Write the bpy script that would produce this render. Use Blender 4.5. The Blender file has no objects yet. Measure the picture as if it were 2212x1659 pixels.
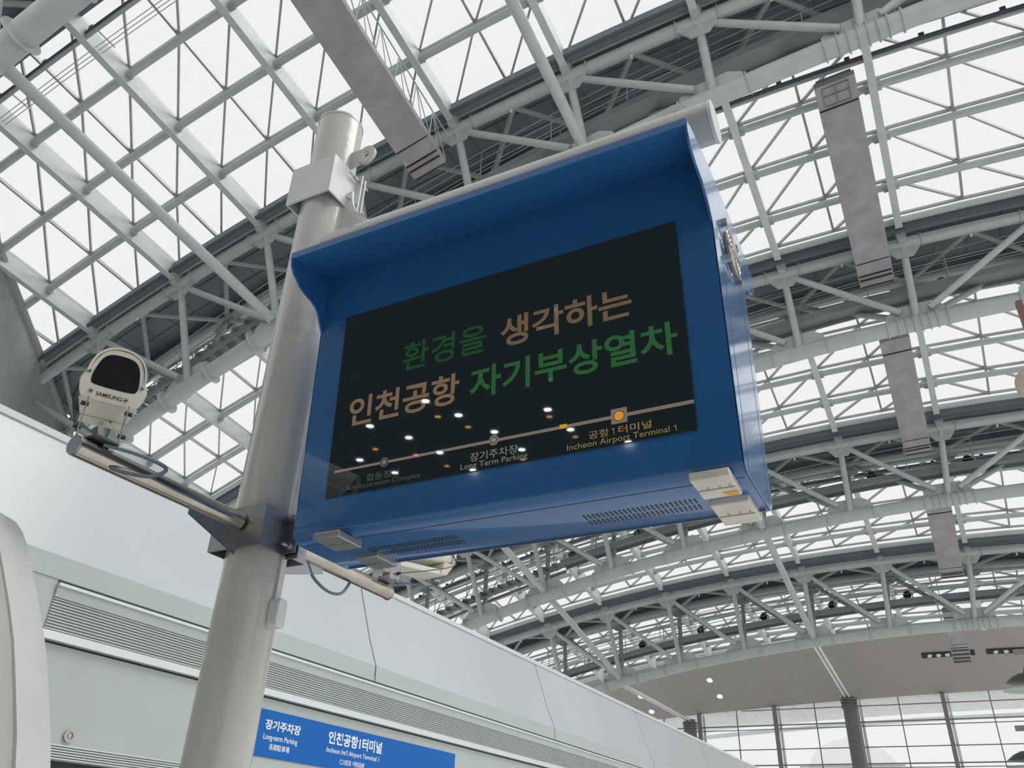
import bpy, math, random
from mathutils import Vector, Matrix
random.seed(7)
sc = bpy.context.scene
COL = sc.collection
EYE = 1.6                                     # eye height above the platform floor

# ------------------------------------------------------------------ camera
FPX = 1772.6
YAW, PITCH, ROLL = (math.radians(a) for a in (-28.10, 30.39, 2.17))
fwd = Vector((math.sin(YAW)*math.cos(PITCH), math.cos(YAW)*math.cos(PITCH), math.sin(PITCH)))
rgt = Vector((math.cos(YAW), -math.sin(YAW), 0))
upv = rgt.cross(fwd)
r2 = math.cos(ROLL)*rgt + math.sin(ROLL)*upv
u2 = -math.sin(ROLL)*rgt + math.cos(ROLL)*upv
cd = bpy.data.cameras.new('camera'); cam = bpy.data.objects.new('camera', cd); COL.objects.link(cam)
cd.sensor_fit = 'HORIZONTAL'; cd.sensor_width = 36; cd.lens = FPX/2212*36
cd.clip_start = 0.02; cd.clip_end = 500
M = Matrix((r2, u2, -fwd)).transposed().to_4x4(); M.translation = Vector((0, 0, EYE))
cam.matrix_world = M
sc.camera = cam

# ------------------------------------------------------------------ light
w = bpy.data.worlds.new('overcast_sky'); sc.world = w; w.use_nodes = True
nt = w.node_tree; bg = nt.nodes['Background']
tc = nt.nodes.new('ShaderNodeTexCoord'); nz = nt.nodes.new('ShaderNodeTexNoise'); rp = nt.nodes.new('ShaderNodeValToRGB')
nz.inputs['Scale'].default_value = 1.6; nz.inputs['Detail'].default_value = 3
rp.color_ramp.elements[0].color = (0.865, 0.875, 0.885, 1); rp.color_ramp.elements[1].color = (0.90, 0.905, 0.905, 1)
nt.links.new(tc.outputs['Generated'], nz.inputs['Vector']); nt.links.new(nz.outputs['Fac'], rp.inputs['Fac'])
nt.links.new(rp.outputs['Color'], bg.inputs['Color']); bg.inputs['Strength'].default_value = 1.0
sd = bpy.data.lights.new('hazy_sun', 'SUN'); sun = bpy.data.objects.new('hazy_sun', sd); COL.objects.link(sun)
sd.energy = 1.5; sd.angle = math.radians(35); sd.color = (1.0, 0.985, 0.96)
sun.rotation_euler = Vector((-0.62, -0.28, -1.0)).to_track_quat('-Z', 'Y').to_euler()
sun.location = (20, 10, 40)
sc.view_settings.view_transform = 'Standard'; sc.view_settings.look = 'None'
sc.view_settings.gamma = 1.0; sc.view_settings.exposure = 0.0; sc.view_settings.use_curve_mapping = False

# ------------------------------------------------------------------ materials
def mat(name, rgb, rough=0.5, metal=0.0, var=0.06, scale=3.0, spec=0.5, coat=0.0, bump=0.0, bscale=40, emit=None, es=1.0):
    m = bpy.data.materials.new(name); m.use_nodes = True
    t = m.node_tree; b = t.nodes['Principled BSDF']
    b.inputs['Roughness'].default_value = rough; b.inputs['Metallic'].default_value = metal
    b.inputs['Specular IOR Level'].default_value = spec
    b.inputs['Coat Weight'].default_value = coat; b.inputs['Coat Roughness'].default_value = 0.06
    c = t.nodes.new('ShaderNodeTexCoord')
    n = t.nodes.new('ShaderNodeTexNoise'); n.inputs['Scale'].default_value = scale; n.inputs['Detail'].default_value = 5
    r = t.nodes.new('ShaderNodeValToRGB')
    r.color_ramp.elements[0].position = 0.3; r.color_ramp.elements[1].position = 0.7
    r.color_ramp.elements[0].color = (*[max(0, x*(1-var)) for x in rgb], 1)
    r.color_ramp.elements[1].color = (*[min(1, x*(1+var)) for x in rgb], 1)
    t.links.new(c.outputs['Object'], n.inputs['Vector']); t.links.new(n.outputs['Fac'], r.inputs['Fac'])
    t.links.new(r.outputs['Color'], b.inputs['Base Color'])
    if bump:
        n2 = t.nodes.new('ShaderNodeTexNoise'); n2.inputs['Scale'].default_value = bscale; n2.inputs['Detail'].default_value = 3
        bp = t.nodes.new('ShaderNodeBump'); bp.inputs['Strength'].default_value = bump; bp.inputs['Distance'].default_value = 0.02
        t.links.new(c.outputs['Object'], n2.inputs['Vector']); t.links.new(n2.outputs['Fac'], bp.inputs['Height'])
        t.links.new(bp.outputs['Normal'], b.inputs['Normal'])
    if emit:
        b.inputs['Emission Color'].default_value = (*emit, 1); b.inputs['Emission Strength'].default_value = es
    return m
def glass_mat(name, tint, fac):
    m = bpy.data.materials.new(name); m.use_nodes = True; t = m.node_tree
    t.nodes.remove(t.nodes['Principled BSDF']); o = t.nodes['Material Output']
    a = t.nodes.new('ShaderNodeBsdfTransparent'); a.inputs['Color'].default_value = (*tint, 1)
    g = t.nodes.new('ShaderNodeBsdfGlossy'); g.inputs['Roughness'].default_value = 0.03
    x = t.nodes.new('ShaderNodeMixShader'); x.inputs['Fac'].default_value = fac
    t.links.new(a.outputs[0], x.inputs[1]); t.links.new(g.outputs[0], x.inputs[2]); t.links.new(x.outputs[0], o.inputs['Surface'])
    return m
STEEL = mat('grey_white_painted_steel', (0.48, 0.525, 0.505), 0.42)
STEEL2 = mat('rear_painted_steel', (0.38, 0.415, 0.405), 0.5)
RIB = mat('white_painted_rib', (0.60, 0.64, 0.62), 0.4)
BAR = mat('glazing_bar_aluminium', (0.42, 0.42, 0.43), 0.4, 0.3)
DECK = mat('grey_deck_panel', (0.18, 0.205, 0.23), 0.6)
DARK = mat('dark_rail', (0.09, 0.10, 0.13), 0.45)
CATW = mat('catwalk_grey', (0.22, 0.24, 0.25), 0.5)
BLACK = mat('black_plastic', (0.02, 0.022, 0.025), 0.4)
DUCT = mat('beige_duct_panel', (0.35, 0.33, 0.35), 0.55, var=0.14, scale=2.0)
POLE = mat('off_white_pole_paint', (0.55, 0.54, 0.505), 0.22, coat=0.4, bump=0.10, bscale=25)
WHITE = mat('white_bracket_paint', (0.72, 0.73, 0.72), 0.3)
BLUE3 = mat('blue_hood_enamel', (0.022, 0.14, 0.38), 0.35, coat=0.15, var=0.03)
BLUE = mat('blue_enamel', (0.020, 0.132, 0.36), 0.30, coat=0.8, var=0.03)
BLUE2 = mat('glossy_blue_side_enamel', (0.05, 0.20, 0.50), 0.16, coat=1.0, var=0.03)
BLUE2.node_tree.nodes['Principled BSDF'].inputs['Coat IOR'].default_value = 2.8; BLUE2.node_tree.nodes['Principled BSDF'].inputs['Coat Roughness'].default_value = 0.075
SCREEN = mat('black_screen_glass', (0.006, 0.008, 0.009), 0.02, var=0.0, spec=0.45, emit=(0.0065, 0.010, 0.0105), es=1.0)
STAIN = mat('brushed_stainless', (0.52, 0.48, 0.42), 0.22, 1.0, var=0.2, scale=6)
STAIN2 = mat('dull_steel_clamp', (0.36, 0.37, 0.38), 0.35, 1.0, var=0.15)
CREAM = mat('cream_camera_housing', (0.80, 0.78, 0.67), 0.4)
LENS = mat('dark_camera_window', (0.006, 0.008, 0.011), 0.05, var=0, spec=0.2)
INK = mat('dark_print', (0.04, 0.04, 0.045), 0.5, var=0)
CABLE = mat('grey_blue_cable', (0.10, 0.16, 0.19), 0.45)
PSD = mat('white_wall_cladding', (0.54, 0.58, 0.595), 0.24, var=0.03, scale=1.2, bump=0.25, bscale=1.3)
PSD2 = mat('pale_grey_wall_panel', (0.47, 0.52, 0.505), 0.4, var=0.03)
LOUV = mat('pale_louvre', (0.56, 0.60, 0.59), 0.4, var=0.03)
LEDGE = mat('white_ledge_trim', (0.66, 0.71, 0.715), 0.3, var=0.03)
SIGNB = mat('blue_sign_vinyl', (0.004, 0.13, 0.48), 0.5, var=0.03, spec=0.25)
LETTER = mat('white_lettering', (0.85, 0.88, 0.90), 0.5, var=0)
SOFF = mat('warm_grey_soffit', (0.40, 0.38, 0.36), 0.7, var=0.05, scale=6)
FASC = mat('grey_fascia', (0.33, 0.35, 0.35), 0.6)
COLM = mat('dark_grey_green_column', (0.15, 0.165, 0.155), 0.5, var=0.15)
MULL = mat('brown_grey_mullion', (0.25, 0.23, 0.22), 0.5)  # lightened: glare around the glass front is put into this colour
FLOOR = mat('pale_granite_floor', (0.72, 0.71, 0.69), 0.4, var=0.1, scale=8)
CONC = mat('grey_back_wall', (0.30, 0.31, 0.32), 0.7)
CANOPY = mat('white_canopy', (0.86, 0.88, 0.86), 0.5)
PALE = mat('pale_distant_cladding', (0.88, 0.89, 0.90), 0.6, var=0.02)
BOXL = mat('light_box_tape', (0.68, 0.66, 0.58), 0.5, var=0.1, scale=14)
BOXD = mat('grey_metal_box', (0.35, 0.37, 0.38), 0.35, 0.6)
YELLOW = mat('orange_label', (0.72, 0.42, 0.06), 0.5, var=0.1)
LAMP = mat('lit_downlight', (0.9, 0.9, 0.85), 0.4, var=0, emit=(1.0, 0.93, 0.78), es=14)
LAMPW = mat('lit_white_lamp', (0.9, 0.9, 0.9), 0.4, var=0, emit=(0.95, 1.0, 1.0), es=45)
LAMPO = mat('lit_warm_lamp', (0.9, 0.7, 0.4), 0.4, var=0, emit=(1.0, 0.55, 0.2), es=9)
RCEIL = mat('dark_rear_ceiling', (0.05, 0.06, 0.055), 0.8)
GLASS = glass_mat('roof_glass', (0.995, 0.998, 1.0), 0.02)
GLASS2 = glass_mat('facade_glass', (0.99, 0.995, 0.995), 0.03)
def lit(name, rgb):
    m = mat(name, (0.004, 0.004, 0.004), 0.02, var=0, spec=0.45, emit=rgb, es=1.0); return m
T_GREEN = lit('screen_green', (0.020, 0.092, 0.028)); T_GREEN2 = lit('screen_dim_green', (0.010, 0.050, 0.019))
T_TAN = lit('screen_tan', (0.165, 0.105, 0.066)); T_TAN2 = lit('screen_dim_tan', (0.125, 0.085, 0.047))
T_GREY = lit('screen_grey', (0.22, 0.20, 0.17)); T_DIM = lit('screen_dim_grey', (0.075, 0.075, 0.062))
T_GOLD = lit('screen_gold', (0.27, 0.19, 0.07)); T_ORANGE = lit('screen_orange', (0.62, 0.25, 0.03)); T_BLACK = lit('screen_black', (0.006, 0.008, 0.008))
T_LINE = lit('screen_line', (0.17, 0.14, 0.12)); T_YEL = lit('screen_yellow', (0.45, 0.30, 0.02))

# ------------------------------------------------------------------ mesh helpers (coordinates: eye level = 0, shifted up at link time)
class MB:
    def __init__(s): s.v = []; s.f = []; s.mi = []; s.cur = 0
    def add(s, vs, fs):
        o = len(s.v); s.v += [tuple(p) for p in vs]; s.f += [tuple(i+o for i in f) for f in fs]; s.mi += [s.cur]*len(fs); return s
    def box(s, lo, hi):
        x0, y0, z0 = lo; x1, y1, z1 = hi
        return s.hexa([(x0,y0,z0),(x1,y0,z0),(x1,y1,z0),(x0,y1,z0),(x0,y0,z1),(x1,y0,z1),(x1,y1,z1),(x0,y1,z1)])
    def hexa(s, p): return s.add(p, [(0,3,2,1),(4,5,6,7),(0,1,5,4),(1,2,6,5),(2,3,7,6),(3,0,4,7)])
    def beam(s, a, b, wd, ht, up=(0,0,1), dz=0.0):
        a = Vector(a); b = Vector(b); d = (b-a).normalized(); side = d.cross(Vector(up)).normalized(); u = side.cross(d)
        a = a+u*dz; b = b+u*dz; p = []
        for q in (-ht/2, ht/2):
            for e in (a, b):
                k = (-1, 1) if e is a else (1, -1)
                for j in k: p.append(e+side*j*wd/2+u*q)
        return s.hexa(p)
    def tube(s, pts, r, n=14, cap=True, r2=None):
        pts = [Vector(p) for p in pts]; N = len(pts); vs = []; prev = None
        for i, p in enumerate(pts):
            d = (pts[min(i+1, N-1)]-pts[max(i-1, 0)]).normalized()
            if prev is None: x = d.cross(Vector((0,0,1)) if abs(d.z) < .95 else Vector((1,0,0))).normalized()
            else: x = (prev-d*prev.dot(d)).normalized()
            prev = x; y = d.cross(x); rr = r if r2 is None else r+(r2-r)*i/(N-1)
            vs += [p+(x*math.cos(t*2*math.pi/n)+y*math.sin(t*2*math.pi/n))*rr for t in range(n)]
        fs = []
        for i in range(N-1):
            for t in range(n): fs.append((i*n+t, i*n+(t+1) % n, (i+1)*n+(t+1) % n, (i+1)*n+t))
        if cap: fs += [tuple(reversed(range(n))), tuple(range((N-1)*n, N*n))]
        return s.add(vs, fs)
    def disc(s, c, axis, r, th, n=24):
        c = Vector(c); a = Vector(axis).normalized(); return s.tube([c-a*th/2, c+a*th/2], r, n)
    def prism(s, poly, origin, ax, ay, depth):      # polygon in plane (ax, ay), extruded by vector depth
        o = Vector(origin); ax = Vector(ax); ay = Vector(ay); d = Vector(depth); n = len(poly)
        a = [o+ax*p[0]+ay*p[1] for p in poly]; b = [q+d for q in a]
        return s.add(a+b, [tuple(reversed(range(n))), tuple(range(n, 2*n))]+[(i, (i+1) % n, n+(i+1) % n, n+i) for i in range(n)])
    def ring(s, poly_o, poly_i, origin, ax, ay, depth):
        o = Vector(origin); ax = Vector(ax); ay = Vector(ay); d = Vector(depth); n = len(poly_o)
        A = [o+ax*p[0]+ay*p[1] for p in poly_o]; B = [o+ax*p[0]+ay*p[1] for p in poly_i]
        vs = A+B+[q+d for q in A]+[q+d for q in B]; fs = []
        for i in range(n):
            j = (i+1) % n
            fs += [(i, j, n+j, n+i), (2*n+j, 2*n+i, 3*n+i, 3*n+j), (j, i, 2*n+i, 2*n+j), (n+i, n+j, 3*n+j, 3*n+i)]
        return s.add(vs, fs)
    def grid(s, rows):
        nr = len(rows); nc = len(rows[0])
        return s.add([p for r in rows for p in r], [(i*nc+j, i*nc+j+1, (i+1)*nc+j+1, (i+1)*nc+j) for i in range(nr-1) for j in range(nc-1)])
    def sheet(s, rows, off):                        # grid thickened by vector off
        nr = len(rows); nc = len(rows[0]); off = Vector(off); k = nr*nc
        a = [Vector(p) for r in rows for p in r]
        fs = [(i*nc+j, i*nc+j+1, (i+1)*nc+j+1, (i+1)*nc+j) for i in range(nr-1) for j in range(nc-1)]
        fs2 = [tuple(k+q for q in reversed(f)) for f in fs]; e = []
        for j in range(nc-1): e += [(j+1, j, k+j, k+j+1), ((nr-1)*nc+j, (nr-1)*nc+j+1, k+(nr-1)*nc+j+1, k+(nr-1)*nc+j)]
        for i in range(nr-1): e += [(i*nc, (i+1)*nc, k+(i+1)*nc, k+i*nc), ((i+1)*nc+nc-1, i*nc+nc-1, k+i*nc+nc-1, k+(i+1)*nc+nc-1)]
        return s.add(a+[p+off for p in a], fs+fs2+e)
    def build(s, name, m, parent=None, smooth=35, bevel=0):
        me = bpy.data.meshes.new(name)
        off = Vector((0, 0, EYE)) if parent is None else Vector((0, 0, EYE))-world_loc(parent)
        me.from_pydata([Vector(p)+off for p in s.v], [], s.f)
        ms = m if isinstance(m, (list, tuple)) else [m]
        for q in ms: me.materials.append(q)
        if len(ms) > 1: me.polygons.foreach_set('material_index', s.mi)
        me.validate(); me.update()
        import bmesh
        bm = bmesh.new(); bm.from_mesh(me); bmesh.ops.recalc_face_normals(bm, faces=bm.faces); bm.to_mesh(me); bm.free()
        if smooth:
            me.polygons.foreach_set('use_smooth', [True]*len(me.polygons)); me.set_sharp_from_angle(angle=math.radians(smooth))
        o = bpy.data.objects.new(name, me); COL.objects.link(o)
        if parent is not None: o.parent = parent
        if bevel:
            b = o.modifiers.new('bevel', 'BEVEL'); b.width = bevel; b.segments = 2; b.limit_method = 'ANGLE'
        return o
def each(name, m, parent, mbs, **k): return [b.build(name, m, parent, **k) for b in mbs]
def world_loc(o):
    v = Vector(o.location)
    while o.parent is not None: o = o.parent; v += Vector(o.location)
    return v
def tag(o, label, cat, group=None):
    o['label'] = label; o['category'] = cat
    if group: o['group'] = group
    return o
def thing(name, label, cat, loc, group=None):
    o = bpy.data.objects.new(name, None); COL.objects.link(o); o.empty_display_size = 0.1
    o.location = (loc[0], loc[1], loc[2]+EYE)
    return tag(o, label, cat, group)
def struct(o): o['kind'] = 'structure'; return o
def sroot(name, loc):
    o = bpy.data.objects.new(name, None); COL.objects.link(o); o.location = (loc[0], loc[1], loc[2]+EYE); return struct(o)
def rrect(x0, y0, x1, y1, r, n=6):
    p = []
    for cx, cy, a0 in ((x1-r, y1-r, 0), (x0+r, y1-r, 90), (x0+r, y0+r, 180), (x1-r, y0+r, 270)):
        for k in range(n+1):
            a = math.radians(a0+90*k/n); p.append((cx+r*math.cos(a), cy+r*math.sin(a)))
    return p
def chaikin(p, k=2, keep=0.18):
    for _ in range(k):
        q = []
        for i in range(len(p)):
            a, b = p[i], p[(i+1) % len(p)]
            q += [(a[0]+(b[0]-a[0])*keep, a[1]+(b[1]-a[1])*keep), (b[0]-(b[0]-a[0])*keep, b[1]-(b[1]-a[1])*keep)]
        p = q
    return p
def circ(r, n=24, c=(0, 0)): return [(c[0]+r*math.cos(2*math.pi*k/n), c[1]+r*math.sin(2*math.pi*k/n)) for k in range(n)]
def text(name, body, box, plane, m, parent, bold=0.0, lift=0.001, depth=0.0):
    # lettering fitted into box (u0, v0, u1, v1) of plane (origin, U, V)
    cu = bpy.data.curves.new(name, 'FONT'); cu.body = body; cu.size = 1.0; cu.offset = bold; cu.resolution_u = 4
    to = bpy.data.objects.new(name+'_src', cu); COL.objects.link(to)
    dg = bpy.context.evaluated_depsgraph_get(); me = bpy.data.meshes.new_from_object(to.evaluated_get(dg))
    bpy.data.objects.remove(to)
    xs = [v.co.x for v in me.vertices]; ys = [v.co.y for v in me.vertices]
    if not xs: return None
    x0, x1, y0, y1 = min(xs), max(xs), min(ys), max(ys)
    O, U, V = (Vector(q) for q in plane); N = U.cross(V); u0, v0, u1, v1 = box
    off = Vector((0, 0, EYE))-world_loc(parent)
    for v in me.vertices:
        a = u0+(v.co.x-x0)/(x1-x0)*(u1-u0); b = v0+(v.co.y-y0)/(y1-y0)*(v1-v0)
        v.co = O+U*a+V*b+N*lift+off
    me.materials.clear(); me.materials.append(m); me.update()
    o = bpy.data.objects.new(name, me); COL.objects.link(o); o.parent = parent
    return o

# ------------------------------------------------------------------ roof geometry
Q = [[-14.199, 4.653, 15.395, 0.903, -0.091, 2.435, -0.395, -0.387], [-14.127, 13.153, 13.96, 0.723, -0.085, 2.637, -0.264, -0.391],
     [-14.056, 21.831, 12.526, 0.543, -0.078, 2.839, -0.132, -0.395], [-14.073, 30.081, 10.598, 0.421, -0.061, 2.826, -0.107, -0.25],
     [-13.946, 38.319, 8.522, 0.342, -0.054, 3.063, -0.089, -0.168], [-13.819, 46.557, 6.447, 0.263, -0.046, 3.3, -0.072, -0.085]]
DF, DR = 0.5, 1.43
def par(Y):
    i = 0
    while i < 4 and Y > Q[i+1][1]: i += 1
    t = (Y-Q[i][1])/(Q[i+1][1]-Q[i][1]); return [a*(1-t)+b*t for a, b in zip(Q[i], Q[i+1])]
def low(n, Y, h=0.0, y=None):
    x0, _, a, b, c, A, B, e = par(Y); m = n-2
    return Vector((x0+3*n+0.0303*(m*m-5)+0.0026*m**3, Y if y is None else y, a+b*m+c*m*m+h))
def up(n, Y, h=0.0, y=None):
    x0, _, a, b, c, A, B, e = par(Y); m = n-2
    return low(n, Y, 0, y)+Vector((e+0.1655*m, 0, A+B*m+h))
def lin(a, b, k): return [a+(b-a)*i/k for i in range(k+1)]
ORD = ['nearest overhead', 'first', 'second', 'third', 'fourth']
TL = ['tubular arched roof truss at the upper left corner, closest overhead',
      'tubular arched roof truss passing above and behind the display sign, nearest whole one',
      'tubular arched roof truss meeting the right side of the display sign',
      'tubular arched roof truss running just under the display sign',
      'farthest tubular arched roof truss, just in front of the grey end soffit']
RANGE = [(-2, 4), (-3, 7), (-3, 7), (-3, 7), (-3, 7)]
DRS = [.8, DR, DR, DR, DR]
for t in range(5):
    Y = Q[t][1]; n0, n1 = RANGE[t]; DR = DRS[t]; LR = .29 if t == 0 else .22
    T = thing('roof_truss', TL[t], 'roof truss', low(2, Y), 'arched roof trusses')
    fu = lambda n, h=0: up(n, Y, h, Y-DF)
    re = lambda n, h=0: up(n, Y, h, Y+DR)
    lo = lambda n, h=0: low(n, Y, h)
    fine = lin(n0-.1, n1+.1, (n1-n0)*3)
    MB().tube([lo(n) for n in fine], LR, 18).build('lower_chord', STEEL, T)
    MB().tube([fu(n) for n in fine], .17, 16).build('upper_chord', STEEL, T)
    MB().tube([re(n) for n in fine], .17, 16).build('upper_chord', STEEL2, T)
    mb = MB().sheet([[up(n, Y, .36, Y-DF-.12) for n in fine], [up(n, Y, .36, Y+DR+.25) for n in fine]], (0, 0, .08))
    for n in lin(n0, n1, (n1-n0)*4):
        mb.beam(up(n, Y, .35, Y-DF-.1), up(n, Y, .35, Y+DR+.2), .035, .03)
    for yy in ((Y+.1, Y+.8) if t else (Y,)): mb.tube([up(n, Y, .34, yy) for n in fine], .02, 6)
    mb.build('deck_panel', DECK, T)
    for yy, hh, ww in ((Y-DF-.36, .30, .26), (Y+DR+.42, .30, .26)):
        g = MB()
        g.sheet([[up(n, Y, hh-.12, yy-ww/2) for n in fine], [up(n, Y, hh-.12, yy+ww/2) for n in fine]], (0, 0, .26))
        g.build('gutter', DECK, T)
    MB().tube([up(n, Y, .12, Y-DF-.52) for n in fine], .055, 8).build('edge_rail', DARK, T)
    for n in range(n0, n1+1):
        c = lo(n); tn = (lo(n+.1)-lo(n-.1)).normalized(); nv = Vector((-tn.z, 0, tn.x))
        MB().tube([fu(n), c+Vector((0, -.06, .1))], .105, 12).build('vertical_strut', STEEL, T)
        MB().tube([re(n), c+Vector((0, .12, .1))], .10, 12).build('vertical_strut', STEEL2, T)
        g = MB(); g.prism([(-.75, .1), (.75, .1), (.75, .42), (.45, .62), (-.45, .62), (-.75, .42)], c+Vector((0, -.02, 0)), tn, nv, (0, .04, 0))
        g.build('gusset_plate', STEEL, T)
        for s_ in (-.78, .78):
            MB().disc(c+tn*s_, tn, LR+.13 if n < 1 else LR+.05, .03).build('ring_flange', STEEL, T)
        if n == 5:
            g = MB()
            for s_ in (-.5, -.3, -.1, .1, .3, .5): g.disc(c+tn*s_, tn, LR+.05, .02)
            g.build('splice_collar', STEEL, T)
        u = fu(n); tu = (fu(n+.1)-fu(n-.1)).normalized(); nu = Vector((-tu.z, 0, tu.x))
        g = MB(); g.prism([(-.5, .12), (.5, .12), (.5, -.12), (.22, -.5), (-.22, -.5), (-.5, -.12)], u+Vector((0, -.03, 0)), tu, nu, (0, .05, 0))
        g.disc(u-tu*.5, tu, .21, .02); g.disc(u+tu*.5, tu, .21, .02)
        g.build('gusset_plate', STEEL, T)
        g = MB(); g.prism([(-.16, .36), (.16, .36), (.10, -.10), (-.10, -.10)], u+Vector((0, -.34, 0)), tu, nu, (0, .3, 0)); g.build('rib_bracket', STEEL, T)
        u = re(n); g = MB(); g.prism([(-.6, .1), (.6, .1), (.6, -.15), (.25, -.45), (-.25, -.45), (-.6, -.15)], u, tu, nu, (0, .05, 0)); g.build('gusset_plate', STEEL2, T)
        if n < n1:
            a, b = (n, n+1) if n < 5 else (n+1, n)
            ca, cb = fu(a), lo(b); d = (cb-ca).normalized()
            MB().tube([ca+d*.35, cb-d*.45+Vector((0, -.05, .12))], .095, 12).build('diagonal_strut', STEEL, T)
            ca = re(a); d = (cb-ca).normalized()
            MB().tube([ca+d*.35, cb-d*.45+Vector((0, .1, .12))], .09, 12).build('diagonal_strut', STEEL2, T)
            mid = fu(n+.5)
            for k in (n, n+1): MB().tube([mid+Vector((0, .1, -.02)), re(k)+Vector((0, 0, -.05))], .075, 8).build('brace', STEEL2, T)
            MB().tube([fu(n+.5, -.20), fu(n+.5, -.29)], .035, 8).build('bolt_stub', WHITE, T)
    # walkway hung inside the truss
    if t > 0:
        W = thing('catwalk', ['', 'grey steel catwalk with wire railing and steps inside the truss above the display sign',
            'grey steel catwalk with railing inside the truss right of the display sign',
            'dark catwalk with railing and steps inside the truss just below the display sign',
            'dark catwalk with railing inside the farthest roof truss'][t], 'catwalk', low(2, Y, 1.3, Y+.45), 'catwalks inside the roof trusses')
        a0 = 0.2 if t in (1, 3) else n0
        cw = lin(a0, n1, int((n1-a0)*3))
        yc = Y+.45; H = 1.25
        m = MB(); m.sheet([[low(n, Y, H, yc-.28) for n in cw], [low(n, Y, H, yc+.28) for n in cw]], (0, 0, .05)); m.build('walkway', CATW, W)
        for s_ in (-.3, .3):
            m = MB(); m.sheet([[low(n, Y, H-.12, yc+s_-.03) for n in cw], [low(n, Y, H-.12, yc+s_+.03) for n in cw]], (0, 0, .22)); m.build('edge_beam', CATW, W)
        if a0 > n0:
            st = lin(n0, a0, int((a0-n0)*7)); m = MB()
            for a, b in zip(st[:-1], st[1:]):
                p = low(a, Y, H, yc); q = low(b, Y, H, yc); z = q.z
                m.box((p.x, yc-.3, z-.04), (q.x+.05, yc+.3, z)); m.box((q.x, yc-.3, z), (q.x+.03, yc+.3, z+.12))
            m.build('stair', CATW, W)
            m = MB(); m.tube([low(n, Y, H-.22, yc+.28) for n in st], .06, 8); m.tube([low(n, Y, H-.22, yc-.28) for n in st], .06, 8); m.build('edge_beam', CATW, W)
        full = lin(n0, n1, (n1-n0)*3)
        for s_ in (-.28, .28):
            for hh in (.45, .75, 1.05): MB().tube([low(n, Y, H+hh, yc+s_) for n in full], .016, 6).build('handrail', STEEL2, W)
        each('railing_post', STEEL2, W, [MB().tube([low(n, Y, H, yc+s_), low(n, Y, H+1.05, yc+s_)], .016, 6) for n in full[1::2] for s_ in (-.28, .28)])
    # dark service rail hung under the glass behind the truss
    if t < 4:
        dy = (1.6, 2.1, 2.3, 2.3)[t]; RL = lambda n, h=0, e=0: up(n, Y, -.12+h, Y+dy+e)
        R = thing('service_rail', ['dark service rail with three thin wires crossing the upper left glass roof',
            'dark service rail under the glass right of the display sign top', 'dark service rail half hidden behind the second large lower chord',
            'dark service rail behind the truss below the display sign'][t], 'rail', RL(2), 'service rails under the glass roof')
        fl = lin(n0, n1, (n1-n0)*3)
        MB().tube([RL(n) for n in fl], .06, 10).build('rail', DARK, R)
        MB().tube([RL(n, -.1, .02) for n in fl], .05, 10).build('rail', STEEL2, R)
        each('rail_clip', DARK, R, [MB().box(RL(n, .04)-Vector((.06, .05, 0)), RL(n, .14)+Vector((.06, .05, 0))) for n in lin(n0+.2, n1-.2, (n1-n0)*2)])
        each('hanger', STEEL2, R, [MB().tube([RL(n), RL(n, .2, .1)], .05, 8) for n in range(n0, n1+1)])
        if t == 0:
            for k in range(3): MB().tube([RL(n, -.12, .30+.09*k) for n in fl], .010, 6).build('wire', BAR, R)
            each('wire_bracket', BAR, R, [MB().beam(RL(n, -.11), RL(n, -.13, .54), .03, .03) for n in lin(n0+.4, n1-.4, (n1-n0))])

# glazed bays ------------------------------------------------------
DR = 1.43
BAYS = [[Q[0][1]+1.0, 7.48, 9.09, 10.69, Q[1][1]-DF-.2], [Q[1][1]+DR+.2, 16.14, 17.68, 19.38, Q[2][1]-DF-.62],
        [Q[2][1]+DR+.2, 24.72, 26.23, 27.72, Q[3][1]-DF-.62], [Q[3][1]+DR+.2, 32.9, 34.45, 36.0, Q[4][1]-DF-.62],
        [Q[4][1]+DR+.2, 41.1, 42.5, 43.7, 44.8]]
G = 0.2
for k, ys in enumerate(BAYS):
    nn = list(range(-3, 6 if k == 0 else 8)); a, b = ys[0], ys[-1]
    Wn = sroot('window_%d' % (k+1), up(2, (a+b)/2, G))
    P = lambda n, j, h=0: up(n, ys[j], G+h)
    m = MB(); m.grid([[up(n, y, G+.34) for n in lin(nn[0], nn[-1], (nn[-1]-nn[0])*2)] for y in ys]); m.build('glass', GLASS, Wn)
    for n in nn:
        m = MB(); m.beam(P(n, 0), P(n, 4), .13, .46, dz=-.05); m.beam(P(n, 0), P(n, 4), .19, .03, dz=-.285)
        m.build('rib', RIB, Wn)
        MB().beam(P(n, 0), P(n, 4), .07, .09, dz=.25).build('glazing_bar', BAR, Wn)
        each('purlin_bracket', STEEL2, Wn, [MB().box(P(n, j)-Vector((.2, .07, .13)), P(n, j)+Vector((.2, .07, .10))) for j in (1, 2, 3)])
        if n < nn[-1]:
            MB().beam(P(n+.5, 0), P(n+.5, 4), .065, .09, dz=.25).build('glazing_bar', BAR, Wn)
            for j in range(4):
                e = [((n, j+1), (n+.5, j)), ((n+.5, j+1), (n+1, j))] if n < 5 else [((n+1, j+1), (n+.5, j)), ((n+.5, j+1), (n, j))]
                for p, q in e: MB().beam(P(*p, .24), P(*q, .24), .05, .08).build('diagonal_bar', BAR, Wn)
    fn = lin(nn[0], nn[-1], (nn[-1]-nn[0])*2)
    for j in range(5):
        MB().tube([P(n, j) for n in fn], .10, 12).build('purlin', STEEL, Wn)
        m = MB()
        for p, q in zip(fn[:-1], fn[1:]): m.beam(P(p, j, .24), P(q, j, .24), .06, .08)
        m.build('cross_bar', BAR, Wn)

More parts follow.
